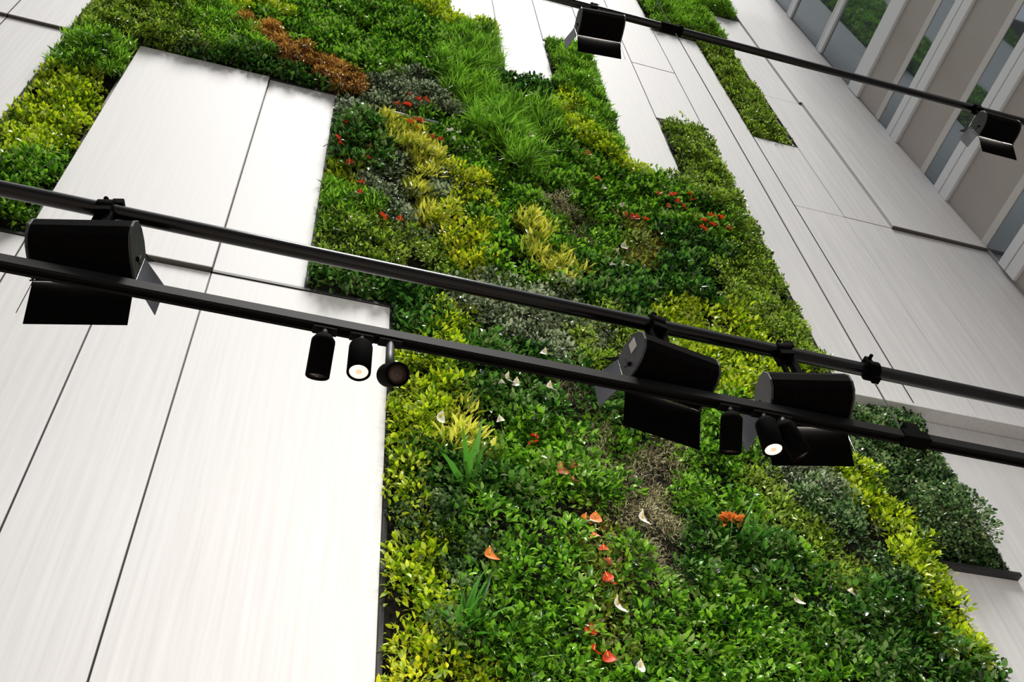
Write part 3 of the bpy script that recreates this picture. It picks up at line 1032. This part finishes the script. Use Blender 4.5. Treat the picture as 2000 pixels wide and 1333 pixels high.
def flowers(m, L, Wd, nm, pts, lab, grp, cat='flower', y=5.80):
    for (px, py) in pts:
        key = (m.name, L)
        if key not in PROTO:
            o = make_flower(m, L, Wd, nm)
            PROTO[key] = o
        else:
            o = copy_tree(PROTO[key])
        o.location = at(px, py, y)
        o.rotation_euler = (frng.uniform(-.5, .2), frng.uniform(-.6, .6), frng.uniform(-.5, .7))
        s_ = frng.uniform(.8, 1.2)
        o.scale = (s_, s_, s_)
        tag(o, lab, cat, grp)


flowers(M_RED, .12, .11, 'red_flower', [(688, 235), (673, 241), (693, 260), (659, 272), (664, 281), (720, 278), (720, 292), (708, 309), (719, 311), (684, 320), (705, 358), (702, 378)],
        'small red flower in the cluster beside the narrow white panel edge', 'red flowers beside the narrow white panel')
flowers(M_RED, .12, .11, 'red_flower', [(800, 188), (817, 196), (831, 196), (813, 236), (800, 240), (824, 239), (815, 253), (843, 269), (859, 274), (776, 204), (793, 207)],
        'small red flower in the cluster around the right end of the irrigation pipe', 'red flowers around the irrigation pipe')
flowers(M_RED, .12, .11, 'red_flower', [(1221, 421), (1236, 423), (1243, 427), (1260, 429)],
        'red flower in the short row under the longest hanging panel', 'red flowers under the longest hanging panel')
flowers(M_RED, .12, .11, 'red_flower', [(1305, 404), (1312, 383), (1323, 396), (1335, 406), (1346, 381), (1288, 379), (1353, 393), (1353, 424)],
        'scarlet flower in the upper cluster below the square notch', 'scarlet flowers below the square notch')
flowers(M_RED, .12, .11, 'red_flower', [(1370, 447), (1388, 423), (1389, 441), (1397, 441), (1404, 427), (1372, 433), (1423, 448)],
        'scarlet flower in the lower cluster nearest the tall white panel', 'scarlet flowers near the tall white panel')
flowers(M_RED, .12, .11, 'red_flower', [(781, 431), (747, 426)], 'red flower above the glossy pipe, below the grey foliage', 'red flowers below the grey foliage')
flowers(M_RED, .12, .11, 'red_flower', [(1179, 1075), (1188, 1139), (1187, 1130), (1151, 1232), (1158, 1272), (1188, 1286)],
        'red flower along the red-tinged streak in the lower centre', 'red flowers in the lower centre streak')
flowers(M_RED, .12, .11, 'red_flower', [(1043, 855), (1041, 868)], 'red flower of the pair right of the yellow spear cluster', 'pair of red flowers')
flowers(M_ORANGE, .13, .12, 'orange_flower', [(1353, 548)], 'single orange-red flower left of the light olive foliage', None)
flowers(M_ORANGE, .13, .12, 'orange_flower', [(1147, 302), (1167, 351)], 'orange flower at the foot of the narrow planted slot', 'orange flowers below the narrow slot')
flowers(M_ORANGE, .13, .12, 'orange_flower', [(955, 1086)], 'single orange flower right of the ivy-like foliage', None)
flowers(M_ORANGE, .13, .12, 'orange_flower', [(1140, 1016), (1162, 1013), (1162, 1051)], 'yellow-orange flower at the top of the red-tinged streak', 'yellow-orange flowers on the streak')
flowers(M_PINK, .12, .11, 'pink_flower', [(1123, 912), (1095, 919), (1118, 940)], 'salmon pink flower left of the dry brown streak', 'salmon flowers')
flowers(M_PINK, .12, .11, 'pink_flower', [(1185, 1100)], 'single pink flower between two red ones on the lower streak', None)
WL = .15
flowers(M_CREAM, WL, .085, 'white_flower', [(990, 742), (980, 752), (1008, 750), (1073, 759)], 'white flower in the group just below the square track', 'white flowers below the track')
flowers(M_CREAM, WL, .085, 'white_flower', [(978, 824), (860, 817)], 'white flower on either side of the yellow spear cluster', 'white flowers beside the yellow spears')
flowers(M_CREAM, WL, .085, 'white_flower', [(1062, 691)], 'white flower between the glossy pipe and the square track', None)
flowers(M_CREAM, WL, .085, 'white_flower', [(1204, 492), (1218, 484), (1196, 520), (1215, 518)], 'white flower in the group of four above the glossy pipe', 'white flowers above the pipe')
flowers(M_CREAM, WL, .085, 'white_flower', [(1213, 402), (1180, 368)], 'white flower under the longest hanging panel', 'white flowers under the hanging panel')
flowers(M_CREAM, WL, .085, 'white_flower', [(878, 258), (897, 260), (885, 273)], 'white flower right of the red cluster at the irrigation pipe', 'white flowers near the irrigation pipe')
flowers(M_CREAM, WL, .085, 'white_flower', [(1037, 265), (1056, 280)], 'white flower in the pale wispy grass', 'white flowers in the grass')
flowers(M_CREAM, WL, .085, 'white_flower', [(1253, 1015)], 'white flower at the left side of the dry brown streak', None)
flowers(M_CREAM, WL, .085, 'white_flower', [(1204, 1183), (1250, 1306)], 'white flower right of the red-tinged streak near the bottom', 'white flowers near the bottom')
flowers(M_CREAM, WL, .085, 'white_flower', [(1555, 1174), (1660, 1160)], 'white flower below the light green ridge at lower right', 'white flowers at lower right')

# the orange flower head at lower right
r = empty('orange_flower', at(1430, 1018, 5.74))
tag(r, 'large orange flower head on its own at lower right', 'flower')
N = 60
rng = np.random.default_rng(3)
dv = unit(rng.normal(size=(N, 3)) * np.array([1, .7, .6]) + np.array([0, -.3, .5]))
link('petals', leaves_mesh('petals', dv * .02 * np.array([4, 1, 1]), unit(dv + np.array([0, 0, .3])), unit(rng.normal(size=(N, 3)) + np.array([0, -1, 1])),
                           np.full(N, .075), np.full(N, .04), np.full(N, .3)), M_ORANGE, r)
bm = bmesh.new()
bm_tube(bm, (0, 0, 0), (0, .2, -.2), .008, .008, seg=8)
done(bm, 'stalk', SP['green']['m'], r)
print('leaves', sum(len(o.data.vertices) for o in bpy.data.objects if o.type == 'MESH') // 8)
